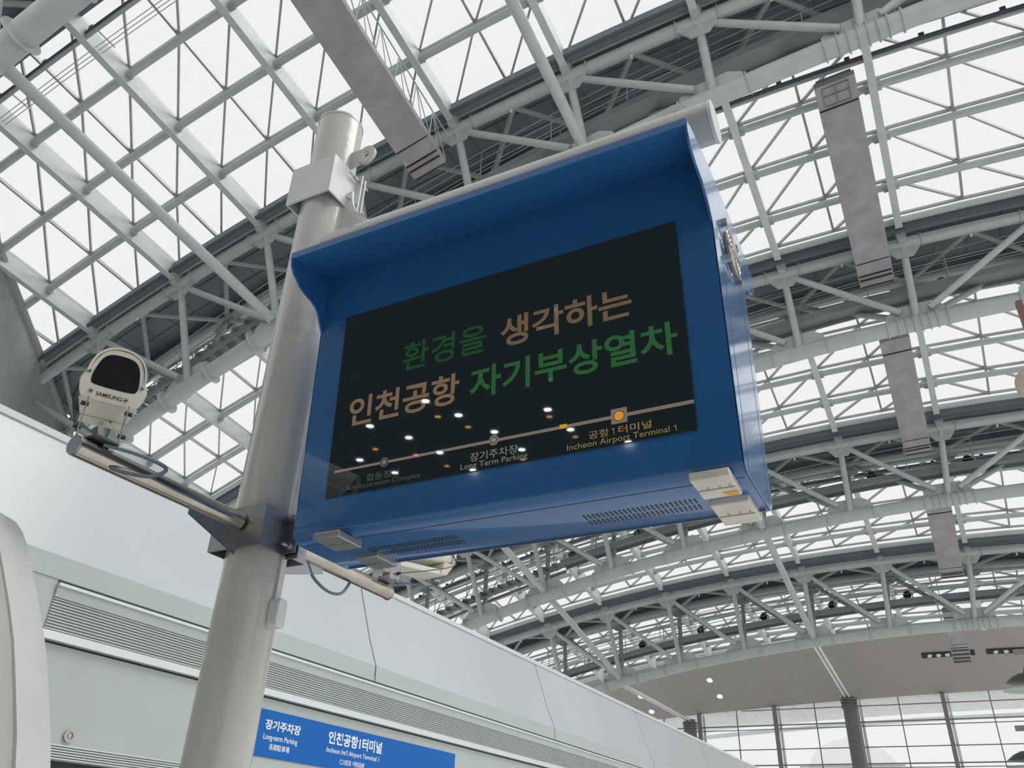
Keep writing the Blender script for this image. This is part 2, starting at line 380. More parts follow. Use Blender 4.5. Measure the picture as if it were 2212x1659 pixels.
# long ties between lower chords and down to the columns ------------
for n, side in ((0, 'left'), (3, 'right')):
    for t in range(4):
        a = low(n, Q[t][1], .1); b = low(n, Q[t+1][1], .1)
        lab = {(0, 0): 'long slanting tie tube crossing the upper left glass roof towards the pole', (0, 1): 'long tie tube hidden behind pole and display sign',
               (0, 2): 'long tie tube emerging under the lower edge of the display sign', (0, 3): 'long tie tube ending above the white wall near the downlights',
               (3, 0): 'long slanting tie tube right of the upper duct, above the display sign', (3, 1): 'long tie tube running behind the middle of the display sign',
               (3, 2): 'tie tube behind the lower right corner of the display sign', (3, 3): 'long tie tube from the sign lower right corner towards the round column'}[(n, t)]
        o = thing('tie_strut', lab, 'strut', a, 'long tie struts between trusses')
        d = (b-a).normalized(); MB().tube([a+d*.26, b-d*.32], .13, 14).build('tube', STEEL, o)
        m = MB(); m.prism([(.26, -.2), (.9, -.06), (.9, .06), (.26, .2)], a+Vector((-.02, 0, 0)), d, Vector((0, -d.z, d.y)), (.04, 0, 0)); m.build('end_plate', STEEL, o)
        m = MB(); m.prism([(-.30, -.2), (-.9, -.06), (-.9, .06), (-.30, .2)], b+Vector((-.02, 0, 0)), d, Vector((0, -d.z, d.y)), (.04, 0, 0)); m.build('end_plate', STEEL, o)
COLS = [(-13.32, 47.0, 7.06), (-5.02, 47.0, 7.87)]
for (n, c), lab in zip(((0, COLS[0]), (3, COLS[1])), ('pale rod sloping from truss down to the left column head by the white wall', 'pale rod sloping down to the head of the round dark column')):
    a = low(n, Q[4][1], -.1); b = Vector((c[0], c[1]-.1, c[2]+.05))
    o = thing('column_tie_rod', lab, 'rod', a, 'rods down to the columns')
    for s_ in (-.09, .09): MB().tube([a+Vector((s_, 0, 0)), b+Vector((s_, 0, 0))], .055, 10).build('rod', WHITE, o)
    MB().beam(a+Vector((0, 0, .08)), b+Vector((0, 0, .08)), .1, .05).build('cover', STEEL, o)

# ducts ------------------------------------------------------------
DU = [(-9.62, -8.72, 6.1, 12.35, 1.15), (-.10, .83, 15.0, 21.6, 1.4), (.07, .93, 23.9, 29.4, 1.4), (.36, 1.22, 32.5, 37.3, 1.4), (.12, .88, 39.6, 44.0, 1.2)]
DL = ['long flat beige duct panel crossing the glass above the pole, beside a lattice', 'wide beige duct panel hanging right of the display sign, nearest of that row',
      'beige duct panel behind the second large lower chord, right side', 'beige duct panel above the lower right trusses, with faint orange scratches', 'short beige duct panel with three dark slots in front of the grey soffit']
def hl(x, Y, h):          # height over the lower chord surface at (x, Y)
    a, b = -5., 9.
    for _ in range(40):
        m = (a+b)/2
        if low(m, Y).x < x: a = m
        else: b = m
    return Vector((x, Y, low(a, Y).z+h))
for i, (x0, x1, ya, yb, h) in enumerate(DU):
    D = thing('ceiling_duct', DL[i], 'duct', hl((x0+x1)/2, ya, h), 'beige duct panels under the roof')
    A0, A1, B0, B1 = hl(x0, ya, h), hl(x1, ya, h), hl(x0, yb, h), hl(x1, yb, h)
    L = B0-A0
    def sl(f0, f1, m, dz=0, th=.16, ins=0):
        e = Vector((ins, 0, 0)); q = [A0+L*f0+e, A1+(B1-A1)*f0-e, A1+(B1-A1)*f1-e, B0*f1+A0*(1-f1)+e]
        q = [p+Vector((0, 0, dz)) for p in q]
        m.hexa(q+[p+Vector((0, 0, th)) for p in q])
    f = .86 if i < 4 else .62
    m = MB(); sl(.10, f, m); m.build('duct_panel', DUCT, D, bevel=.01)
    m = MB(); sl(0, .097, m, .02); m.build('end_box', DUCT, D, bevel=.01)
    m = MB(); sl(f+.003, f+.07, m, .01); m.build('end_box', DUCT, D, bevel=.01)
    m = MB(); sl(f+.075, 1, m, .02, .14); m.build('end_box', DUCT, D, bevel=.01)
    m = MB(); sl(0, 1, m, .17, .08, .06); m.build('upper_tray', DECK, D)
    for g_ in ((.0965, .1005), (f-.001, f+.004), (f+.071, f+.076)) + (((.74, .76), (.82, .85), (.90, .93), (.97, 1.0)) if i == 4 else ((.955, .962), (.997, 1.0))): m = MB(); sl(*g_, m, -.006, .03, .03); m.build('slot', BLACK, D)
    if i == 1:
        m = MB()
        for u_ in (.18, .5, .82):
            p = A0.lerp(A1, u_); q = p+L*.085; m.beam(p+L*.012, q, .02, .02, dz=-.0)
        for v_ in (.012, .045, .085): m.beam(A0.lerp(A1, .18)+L*v_, A0.lerp(A1, .82)+L*v_, .02, .02)
        m.build('hatch_frame', CATW, D)
    if i == 0:
        m = MB(); hh = Vector((.0, 0, .95)); K = 8
        tp = [A1.lerp(B1, k/K)+hh for k in range(K+1)]; bt = [A1.lerp(B1, k/K)+Vector((-.02, 0, .18)) for k in range(K+1)]
        m.tube(tp, .02, 6)
        for k in range(K):
            m.tube([bt[k], tp[k]], .014, 6); m.tube([tp[k], bt[k+1]], .014, 6)
            m.tube([tp[k], bt[k].lerp(bt[k+1], .5)], .012, 6)
        m.build('lattice_frame', STEEL, D)
        m = MB(); p = A1.lerp(B1, .22)
        m.box(p+Vector((-.1, -.5, .25)), p+Vector((.25, .5, .6))); m.build('winch_box', BLACK, D)
    if i == 3:
        m = MB()
        for a, b in (((.15, .52), (.3, .55)), ((.45, .52), (.8, .56)), ((.35, .58), (.6, .57))):
            m.beam(A0.lerp(A1, a[0])+L*a[1], A0.lerp(A1, b[0])+L*b[1], .05, .006, dz=-.002)
        m.build('scratch', YELLOW, D)

# floodlights on the catwalks ---------------------------------------
k = 0
FLAB = {(3, 4): 'small dark floodlight on the catwalk under the sign, right of its corner', (3, 5): 'small dark floodlight on the catwalk by the beige duct',
        (4, 0): 'leftmost small dark floodlight on the farthest catwalk', (4, 1): 'second small dark floodlight from the left on the farthest catwalk',
        (4, 2): 'third small dark floodlight from the left on the farthest catwalk', (4, 3): 'fourth small dark floodlight from the left on the farthest catwalk',
        (4, 4): 'fifth small dark floodlight from the left on the farthest catwalk', (3, 0): 'small dark floodlight hanging on the stair catwalk, above the white wall',
        (3, 1): 'small dark floodlight beside the second strut under the display sign', (2, 5): 'round dark floodlight on the catwalk at the right edge'}
for (t, n), lab in FLAB.items():
    Y = Q[t][1]; p = low(n+.28, Y, 1.75, Y+.95)
    o = thing('floodlight', lab, 'floodlight', p, 'catwalk floodlights')
    m = MB(); m.tube([p+Vector((0, .12, .1)), p+Vector((0, -.16, -.1))], .13, 14, True, .17); m.build('lamp_housing', BLACK, o)
    m = MB(); m.beam(p+Vector((-.2, 0, 0)), p+Vector((.2, 0, 0)), .04, .03); m.tube([p+Vector((.2, 0, 0)), p+Vector((.2, -.2, -.35))], .02, 6); m.build('yoke', DARK, o)

# ------------------------------------------------------------------ end soffit, columns, glass front
def backz(x): return 8.06+(x+4.78)*.0497-.00186*(x+4.78)*(x+13.41)
fn = lin(-3, 8, 22)
rows = [[up(n, 44.8, .2) for n in fn], [Vector((up(n, 44.8).x, 48.5, backz(up(n, 44.8).x))) for n in fn]]
struct(MB().sheet(rows, (0, 0, .25)).build('ceiling', SOFF))
struct(MB().tube([up(n, 44.8, .2, 44.7) for n in fn], .10, 8).build('trim_1', RIB))
def sofp(x, Y):
    a = Vector((x, 44.8, 0)); lo_, hi_ = -5., 9.
    for _ in range(40):
        m = (lo_+hi_)/2
        if up(m, 44.8).x < x: lo_ = m
        else: hi_ = m
    z0 = up(lo_, 44.8, .2).z; return Vector((x, Y, z0+(backz(x)-z0)*(Y-44.8)/3.7))
nrm = Vector((0, -.57, -.82))
for (x, y), lab in zip(((-15.93, 46.65), (-11.86, 46.33), (-11.65, 47.42), (-15.72, 47.83)),
        ('lit round downlight in the soffit, upper left of the four', 'lit round downlight in the soffit, topmost of the four', 'lit round downlight in the soffit, right of the four and lower',
         'lit round downlight in the soffit, lowest, next to the white wall')):
    p = sofp(x, y); o = thing('downlight', lab, 'downlight', p, 'downlights in the soffit')
    MB().disc(p+nrm*.02, nrm, .13, .06, 20).build('lens', LAMP, o)
    MB().ring(circ(.19), circ(.13), p, (1, 0, 0), (0, .82, -.57), nrm*.05).build('trim_ring', WHITE, o)
for (xa, xb), lab in (((-1.19, 1.14), 'dark air slot with round white nozzles in the soffit behind the short duct'), ((1.65, 4.2), 'dark air slot with round white nozzles in the soffit at the right edge')):
    a, b = sofp(xa, 46.25), sofp(xb, 46.25); o = thing('air_slot', lab, 'air vent', (a+b)/2, 'air slots in the soffit')
    MB().beam(a+nrm*.035, b+nrm*.035, .30, .04, up=nrm).build('slot_recess', BLACK, o)
    for q in range(5):
        c = a.lerp(b, .15+.17*q)+nrm*.075; MB().disc(c, (0.25*(q == 0), -.4, -.9), .11, .05, 16).build('nozzle', WHITE, o)
for c, lab in zip(COLS, ('dark round column half hidden by the white wall', 'dark round column with ringed head in front of the window wall')):
    o = thing('column', lab, 'column', (c[0], c[1], -EYE), 'dark columns at the window wall')
    MB().tube([(c[0], c[1], -EYE), (c[0], c[1], c[2]-.35)], .32, 28).build('shaft', COLM, o)
    m = MB()
    for q in range(4): m.disc((c[0], c[1], c[2]-.05-.13*q), (0, 0, 1), .40-.012*q, .07, 28)
    m.tube([(c[0], c[1], c[2]-.5), (c[0], c[1], c[2]+.12)], .30, 24); m.build('ringed_head', COLM, o)
    MB().beam((c[0]+.33, c[1], -EYE), (c[0]+.33, c[1], c[2]-.5), .05, .05, up=(0, 1, 0)).build('downpipe', STEEL, o)
YW = 48.5
Wn = sroot('window_6', (-4.8, YW, -EYE))
xs = lin(-23, 12, 40)
m = MB(); m.grid([[Vector((x, YW, -EYE)) for x in xs], [Vector((x, YW, backz(x)+.05)) for x in xs]]); m.build('glass', GLASS2, Wn)
for j in range(8):
    x = -21.45+4.15*j
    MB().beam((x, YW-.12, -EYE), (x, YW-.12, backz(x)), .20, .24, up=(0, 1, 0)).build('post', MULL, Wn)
    MB().beam((x+.2, YW+.1, -EYE), (x+.2, YW+.1, backz(x)), .14, .1, up=(0, 1, 0)).build('post', CANOPY, Wn)
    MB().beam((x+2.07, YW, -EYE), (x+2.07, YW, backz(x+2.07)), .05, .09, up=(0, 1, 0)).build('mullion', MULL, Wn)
for z, th in ((7.74, .06), (6.96, .08), (6.76, .05), (5.77, .06), (5.0, .08), (4.82, .05), (3.8, .06), (3.03, .08), (2.83, .05), (1.8, .06), (.9, .08)):
    x0 = -23 if z < 6.5 else (-15 if z < 7.2 else -10.8)
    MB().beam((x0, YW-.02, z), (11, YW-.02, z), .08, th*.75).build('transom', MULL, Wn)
# canopy outside
o = thing('canopy', 'white slatted canopy outside the window wall', 'canopy', (-5, 51, 7.9))
for q in range(12):
    y = 49.3+q*.38
    m = MB(); m.tube([(x, y, backz(x)+.12-.04*(y-49)) for x in lin(-20, 10, 20)], .07, 6); m.build('slat', CANOPY, o)
for q in range(9):
    x = -19+q*3.6; MB().beam((x, 49, backz(x)+.22), (x+.2, 54.2, backz(x)+.1), .22, .16).build('canopy_beam', CANOPY, o)
m = MB(); m.sheet([[Vector((x, 55, backz(x)-.32)) for x in lin(-20, 10, 20)], [Vector((x, 55.5, backz(x)-.28)) for x in lin(-20, 10, 20)]], (0, 0, .22)); m.build('fascia', mat('pale_blue_fascia', (.66, .72, .73), .5), o)
# distant terminal
o = thing('terminal_building', 'faint pale terminal building with arched end seen through the window wall', 'building', (0, 150, 0))
m = MB(); m.prism([(0, -2), (0, 14), (-3, 17.5), (-8, 19.5), (-13, 18), (-16, 13), (-16, -2)], (-9, 150, 0), (1, 0, 0), (0, 0, 1), (0, 4, 0)); m.build('wing', PALE, o)
m = MB()
for q in range(9): m.tube([(-25, 149.9, q*1.9), (-9.3, 149.9, q*1.9)], .12, 6)
m.build('cladding_line', FASC, o)
m = MB(); m.box((-8, 160, -2), (60, 164, 13)); m.build('wing', PALE, o)
m = MB(); m.prism([(0, 13), (8, 15.4), (16, 13)], (12, 159.9, 0), (1, 0, 0), (0, 0, 1), (0, 4, 0)); m.prism([(0, 13), (8, 15.4), (16, 13)], (34, 159.9, 0), (1, 0, 0), (0, 0, 1), (0, 4, 0)); m.build('gable', PALE, o)

# ------------------------------------------------------------------ left fascia, floor, back of the hall
ed = [(y, up(n, y, .15)) for y, n in ((3.0, -.7), (6., -1.31), (9.3, -2.0), (12.4, -2.65), (15., -3.2))]
rows = [[p for _, p in ed], [Vector((p.x-.6, p.y, 1.2)) for _, p in ed]]
mb = MB().sheet(rows, (-.15, 0, 0)); struct(mb.build('wall_left_upper', FASC))
m = MB()
for f in (.35, .7): m.tube([a.lerp(b, f)+Vector((.01, 0, 0)) for a, b in zip(*rows)], .02, 6)
m.tube([p for _, p in ed], .12, 8)
struct(m.build('trim_2', FASC))
struct(MB().box((-24, -15, -EYE-.2), (14, 48.4, -EYE)).build('floor', FLOOR))
struct(MB().box((-24, -15.2, -EYE), (14, -15, 5.2)).build('wall_back', CONC))
struct(MB().box((-24, -15, 5.02), (14, -2.2, 5.25)).build('ceiling_rear', RCEIL))
WL = [(-7.22, -5.61), (-6.97, -6.31), (-8.28, -6.78), (-5.96, -5.22), (-5.81, -5.9), (-5.66, -6.76), (-6.9, -7.14), (-8.14, -7.63), (-6.86, -8.19), (-4.55, -6.36), (-4.57, -7.26), (-5.64, -7.69), (-3.96, -8.23)]
OL = [(-6.11, -5.8), (-5.92, -6.38), (-7.74, -6.48), (-7.31, -7.04), (-7.15, -7.78), (-9.11, -7.82), (-4.64, -6.62), (-4.63, -7.59), (-5.84, -8.13)]
for L, nm, m_, r, lab in ((WL, 'spotlight', LAMPW, .055, 'small white spotlight in the dark ceiling behind, mirrored in the screen'), (OL, 'night_light', LAMPO, .045, 'small warm dim lamp in the dark ceiling behind, mirrored in the screen')):
    for x, y in L:
        o = thing(nm, lab, 'ceiling lamp', (x, y, 5.0), nm.replace('_', ' ')+'s in the rear ceiling')
        MB().disc((x, y, 5.0), (0, 0, 1), r, .02, 16).build('lens', m_, o)
        MB().ring(circ(r+.03), circ(r), (x, y, 5.02), (1, 0, 0), (0, 1, 0), (0, 0, -.025)).build('trim_ring', DECK, o)

# ------------------------------------------------------------------ white platform wall on the left
WX = -3.6; Y0, Y1 = -.5, 30.
Wl = sroot('wall_left', (WX, 5, -EYE))
prof = [(0, 1.18), (-.035, 1.26), (-.085, 1.38), (-.14, 1.54), (-.19, 1.68), (-.215, 1.76), (-.225, 1.80)]
joints = [-.5, 1.84]+[4.872+3.031*k for k in range(9)]
for a, b in zip(joints[:-1], joints[1:]):
    a += .008; b -= .008; ns = 8
    rows = [[Vector((WX+p[0], y, p[1])) for y in lin(a, b, ns)] for p in prof]
    m = MB(); m.sheet(rows, (-.05, 0, 0)); m.build('curved_panel', PSD, Wl)
    m = MB(); m.sheet([[Vector((WX, y, 1.18)) for y in (a, b)], [Vector((WX+.005, y, 1.075)) for y in (a, b)]], (-.05, 0, 0)); m.build('lower_panel', PSD2, Wl)
m = MB()
for jy in joints[1:-1]: m.sheet([[Vector((WX+p[0]-.012, jy-.01, p[1])) for p in prof], [Vector((WX+p[0]-.012, jy+.01, p[1])) for p in prof]], (-.01, 0, 0))
m.build('panel_joint', FASC, Wl)
m = MB(); m.sheet([[Vector((WX-.30, y, 1.80)) for y in lin(Y0, Y1, 4)], [Vector((WX-.215, y, 1.80)) for y in lin(Y0, Y1, 4)]], (0, 0, .035)); m.build('top_capping', LEDGE, Wl)
m = MB(); m.box((WX-.6, Y0, -EYE), (WX-.3, Y1, 1.78)); m.build('core', PSD2, Wl)
YL = 2.36
def strip(name, z0, z1, x0, x1, m_, ya=YL, yb=Y1):
    b = MB(); b.hexa([(WX-.3, ya, z0), (x0, ya, z0), (x0, yb, z0), (WX-.3, yb, z0), (WX-.3, ya, z1), (x1, ya, z1), (x1, yb, z1), (WX-.3, yb, z1)]); return b.build(name, m_, Wl)
strip('plain_panel', .82, 1.075, WX, WX, PSD2, Y0, YL)
strip('louvre_cap', 1.045, 1.06, WX+.022, WX+.018, LEDGE)
strip('louvre_cap', .995, 1.045, WX+.01, WX+.014, PSD2)
strip('louvre_back', .84, 1.0, WX-.004, WX-.004, PSD2)
for q in range(11):
    z = .857+q*.0132
    b = MB(); b.hexa([(WX-.02, YL, z-.003), (WX+.010, YL, z-.0035), (WX+.010, Y1, z-.0035), (WX-.02, Y1, z-.003), (WX-.02, YL, z+.004), (WX+.004, YL, z+.004), (WX+.004, Y1, z+.004), (WX-.02, Y1, z+.004)])
    b.build('louvre_slat', LOUV, Wl)
strip('ledge_trim', .808, .848, WX+.03, WX+.016, LEDGE, Y0)
strip('shadow_gap', .797, .808, WX-.03, WX-.03, BLACK, Y0)
strip('door_header_panel', .395, .797, WX, WX, PSD2, Y0)
strip('louvre_back', .335, .395, WX-.004, WX-.004, PSD2, Y0)
for q in range(6):
    z = .342+q*.0105
    b = MB(); b.hexa([(WX-.02, Y0, z-.003), (WX+.012, Y0, z-.004), (WX+.012, Y1, z-.004), (WX-.02, Y1, z-.003), (WX-.02, Y0, z+.003), (WX+.009, Y0, z+.002), (WX+.009, Y1, z+.002), (WX-.02, Y1, z+.003)])
    b.build('louvre_slat', LOUV, Wl)
strip('door_glass', -EYE, .335, WX-.05, WX-.05, BLACK, Y0)
# blue direction sign
o = thing('direction_sign', 'blue direction sign with white lettering on the platform wall, right of the pole', 'sign', (WX, 4.4, .5))
sy0, sy1 = 3.70, 6.024; sz0, sz1 = .487, .737
MB().box((WX+.001, sy0, sz0), (WX+.006, sy1, sz1)).build('board', SIGNB, o)
pl = ((WX+.006, 0, 0), (0, 1, 0), (0, 0, 1))
SGN = [('장기주차장', (3.868, .633, 4.180, .688), .03), ('Long-term Parking', (3.868, .571, 4.166, .610), .012), ('長期駐車場', (3.928, .528, 4.106, .562), .012),
       ('인천공항1터미널', (4.452, .626, 5.036, .702), .03), ('Incheon Int’l Airport Terminal 1', (4.446, .568, 5.016, .606), .012), ('仁川机场 1号航站楼', (4.593, .518, 4.857, .552), .012)]
for b_, bx, bo in SGN: text('lettering', b_, bx, pl, LETTER, o, bo)
# lock cylinder on the header panel
p = Vector((WX, 2.635, .437)); o = thing('lock_cylinder', 'small round metal lock on the wall beside the rounded white cabinet', 'lock', p)
MB().ring(circ(.026), circ(.017), p, (0, 1, 0), (0, 0, 1), (.012, 0, 0)).build('ring', STAIN, o)
MB().disc(p+Vector((.004, 0, 0)), (1, 0, 0), .0165, .01).build('core', STAIN2, o)
MB().disc(p+Vector((.009, 0, 0)), (1, 0, 0), .009, .006).build('plug', STAIN, o)

# rounded white cabinet at the left edge -----------------------------
half = [(0, .84), (.07, .836), (.135, .807), (.185, .77), (.235, .72), (.325, .606), (.40, .51), (.465, .419), (.53, .308), (.585, .21), (.625, .12), (.67, -.05), (.70, -.3), (.72, -.8), (.72, -EYE)]
o = thing('rounded_cabinet', 'rounded white tapering cabinet at the left edge of the platform', 'cabinet', (-2.42, 1.45, -EYE))
cx = -2.42
def rim(s_, y): return [Vector((cx+x*s_, y, z if z < -.5 else z-(1-s_)*.3)) for x, z in half]+[Vector((cx-x*s_, y, z if z < -.5 else z-(1-s_)*.3)) for x, z in reversed(half[1:])]
m = MB(); m.grid([rim(.80, 1.06), rim(.90, 1.075), rim(.96, 1.10), rim(.985, 1.15), rim(.985, 1.22)])
r0 = rim(.80, 1.06); m.add(r0, [tuple(range(len(r0)))]); m.build('front_shell', POLE, o, smooth=70)
m = MB(); m.grid([rim(1.0, 1.22), rim(1.0, 1.26), rim(.97, 1.32)]); r0 = rim(.97, 1.32); m.add(r0, [tuple(range(len(r0)))]); r0 = rim(1.0, 1.22); m.add(r0, [tuple(range(len(r0)))]); m.build('back_shell', WHITE, o)

# ------------------------------------------------------------------ pole with crossbeam
PX, PY, PR = -2.061, 2.036, .104
o = thing('sign_pole', 'off-white round pole with crossbeam carrying the display sign', 'pole', (PX, PY, -EYE))
MB().tube([(PX, PY, -EYE), (PX, PY, 2.99)], PR, 48).build('shaft', POLE, o)
MB().disc((PX, PY, 2.993), (0, 0, 1), PR+.002, .012, 48).build('cap', POLE, o)
BZ, BR = 2.222, .073
MB().tube([(PX+.02, 2.04, BZ), (-.345, 2.04, BZ)], BR, 40).build('crossbeam', POLE, o)
MB().disc((-.343, 2.04, BZ), (1, 0, 0), BR+.003, .012, 40).build('end_cap', WHITE, o)
fil = [(0, 0)]+[(.30-.22*math.sin(a)-.0, .30-.22*math.cos(a)) for a in lin(0, math.pi/2, 10)]
m = MB(); m.prism([(0, 0), (.30, 0)]+[(.30-.24*math.sin(a), .26-.24*math.cos(a)) for a in lin(0, math.pi/2, 12)]+[(0, .26)], (PX+PR-.02, 2.035, BZ+BR-.02), (1, 0, 0), (0, 0, 1), (0, .012, 0)); m.build('fillet_plate', WHITE, o)
m = MB(); m.prism([(0, 0), (.30, 0)]+[(.30-.24*math.sin(a), -.26+.24*math.cos(a)) for a in lin(0, math.pi/2, 12)]+[(0, -.26)], (PX+PR-.02, 2.035, BZ-BR+.02), (1, 0, 0), (0, 0, 1), (0, .012, 0)); m.build('fillet_plate', WHITE, o)
def lug(c, ax):
    m = MB(); po = []
    for a in lin(-90, 270, 31): po.append((.048*math.cos(math.radians(a)), .048*math.sin(math.radians(a))))
    po = po[:-1]; pi_ = [(x*.42, y*.42) for x, y in po]
    m.ring(po, pi_, Vector(c)-Vector((0, .009, 0)), ax, (0, 0, 1), (0, .018, 0)); return m
m = lug((PX+PR+.085, PY, 2.735), (1, 0, 0)); m.prism([(-.12, -.048), (-.030, -.045), (-.030, .043), (-.12, .045)], (PX+PR+.085, PY-.007, 2.735), (1, 0, 0), (0, 0, 1), (0, .014, 0)); m.build('lifting_lug', POLE, o)
m = lug((-.475, 2.04, 2.315), (1, 0, 0)); m.build('lifting_lug', POLE, o)
m = MB()
for x in (-1.5, -.62): m.box((x-.04, 2.0, 1.885), (x+.04, 2.08, BZ-BR+.01))
m.build('hanger', POLE, o)
def clamp(z0, z1, m_, ex, rot=0):
    h = .118
    m = MB(); pf = [(-h, h*.2), (-h, -h), (h, -h), (h, h*.35), (h-.008, h*.35), (h-.008, -h+.008), (-h+.008, -h+.008), (-h+.008, h*.2)]
    m.prism(pf, (PX, PY, z0), (1, 0, 0), (0, 1, 0), (0, 0, z1-z0)); m.build('clamp', m_, o)
    m = MB(); m.box((PX+h-.008, PY+h*.35, z0), (PX+h+ex, PY+h*.35+.008, z1)); m.box((PX-h-ex, PY+h*.2, z0), (PX-h+.008, PY+h*.2+.008, z1))
    m.box((PX-h-ex, PY+h*.55, z0+.01), (PX+h+ex, PY+h*.55+.008, z1-.01)); m.build('clamp_flange', m_, o)
    m = MB()
    for z in (z0+.035, z1-.035):
        for s_ in (1, -1):
            x = PX+s_*(h+ex*.55); m = MB(); m.tube([(x, PY+h*.2-.05, z), (x, PY+h*.6+.03, z)], .006, 10); m.tube([(x, PY+h*.2-.02, z), (x, PY+h*.2-.004, z)], .011, 6); m.build('clamp_bolt', STAIN, o)
clamp(2.455, 2.665, WHITE, .03)
# small junction box and conduit on the pole
o2 = thing('junction_box', 'small rounded white box on the pole below the sign, with a flat conduit', 'junction box', (PX+PR, PY-.02, .70))
d = Vector((.985, .17, 0)).normalized(); s_ = Vector((-.17, .985, 0)).normalized(); c = Vector((PX, PY, .69))+d*(PR-.003)
MB().prism(rrect(-.027, -.047, .027, .047, .016), c, s_, (0, 0, 1), d*.038).build('box', LEDGE, o2, bevel=.004)
MB().prism([(-.014, .046), (.014, .046), (.014, .19), (-.014, .19)], c, s_, (0, 0, 1), d*.012).build('conduit', POLE, o2)

# ------------------------------------------------------------------ camera arm
AZ = .975
o = thing('camera_arm', 'horizontal stainless tube clamped to the pole, carrying surveillance cameras at both ends', 'bracket', (PX, PY, AZ))
AX = -2.05
MB().tube([(AX, 1.268, AZ-.005), (AX, PY-.125, AZ)], .030, 28).build('tube', STAIN, o)
MB().tube([(AX, PY+.10, AZ), (AX, 2.80, AZ)], .030, 28).build('tube', STAIN, o)
for y in (1.266, 2.802): MB().disc((AX, y, AZ-.003), (0, 1, 0), .0295, .006, 28).build('end_cap', STAIN2, o)
h = .116
m = MB(); m.prism([(-h, h*.1), (-h, -h), (h, -h), (h, h*.1), (h-.006, h*.1), (h-.006, -h+.006), (-h+.006, -h+.006), (-h+.006, h*.1)], (PX, PY, .885), (1, 0, 0), (0, 1, 0), (0, 0, .145)); m.build('clamp', STAIN2, o)
m = MB(); m.prism([(-h, .02), (-h, h), (h, h), (h, .02), (h-.006, .02), (h-.006, h-.006), (-h+.006, h-.006), (-h+.006, .02)], (PX, PY, .885), (1, 0, 0), (0, 1, 0), (0, 0, .145)); m.build('clamp', STAIN2, o)
m = MB()
for s_ in (1, -1):
    m = MB()
    for y in (h*.1-.006, .02): m.box((PX+s_*h-.004 if s_ > 0 else PX-h-.045, PY+y, .875 if y > .015 else .89), (PX+h+.045 if s_ > 0 else PX-h+.004, PY+y+.006, 1.035 if y > .015 else 1.025))
    m.build('clamp_flange', STAIN2, o)
m = MB()
for s_ in (1, -1):
    for z in (.91, 1.005): m = MB(); m.tube([(PX+s_*(h+.025), PY-.04, z), (PX+s_*(h+.025), PY+.07, z)], .006, 8); m.tube([(PX+s_*(h+.025), PY-.012, z), (PX+s_*(h+.025), PY+.006, z)], .012, 6); m.build('clamp_bolt', STAIN2, o)
m = MB(); m.prism([(0, 0), (-.22, 0), (-.22, -.02), (0, -.085)], (AX-.003, PY-h, AZ-.028), (0, 1, 0), (0, 0, 1), (.006, 0, 0)); m.build('gusset_plate', STAIN2, o)
m = MB(); m.prism([(0, 0), (.22, 0), (.22, -.02), (0, -.085)], (AX-.003, PY+h, AZ-.028), (0, 1, 0), (0, 0, 1), (.006, 0, 0)); m.build('gusset_plate', STAIN2, o)
def cable(pts, r=.005):
    P = [Vector(p) for p in pts]; out = []
    for i in range(len(P)-1):
        p0, p1, p2, p3 = P[max(i-1, 0)], P[i], P[i+1], P[min(i+2, len(P)-1)]
        for k in range(6):
            t = k/6; out.append(.5*((2*p1)+(p2-p0)*t+(2*p0-5*p1+4*p2-p3)*t*t+(3*p1-p0-3*p2+p3)*t**3))
    return MB().tube(out+[P[-1]], r, 8)
cable([(AX+.03, 1.33, AZ+.02), (AX+.07, 1.42, AZ+.02), (AX+.10, 1.50, AZ+.005), (AX+.085, 1.47, AZ-.03), (AX+.05, 1.42, AZ-.035), (AX+.02, 1.38, AZ-.03)], .006).build('cable', CABLE, o)
cable([(AX, 2.28, AZ-.028), (AX, 2.33, AZ-.075), (AX, 2.42, AZ-.10), (AX, 2.50, AZ-.085), (AX, 2.545, AZ-.028)], .006).build('cable', CABLE, o)

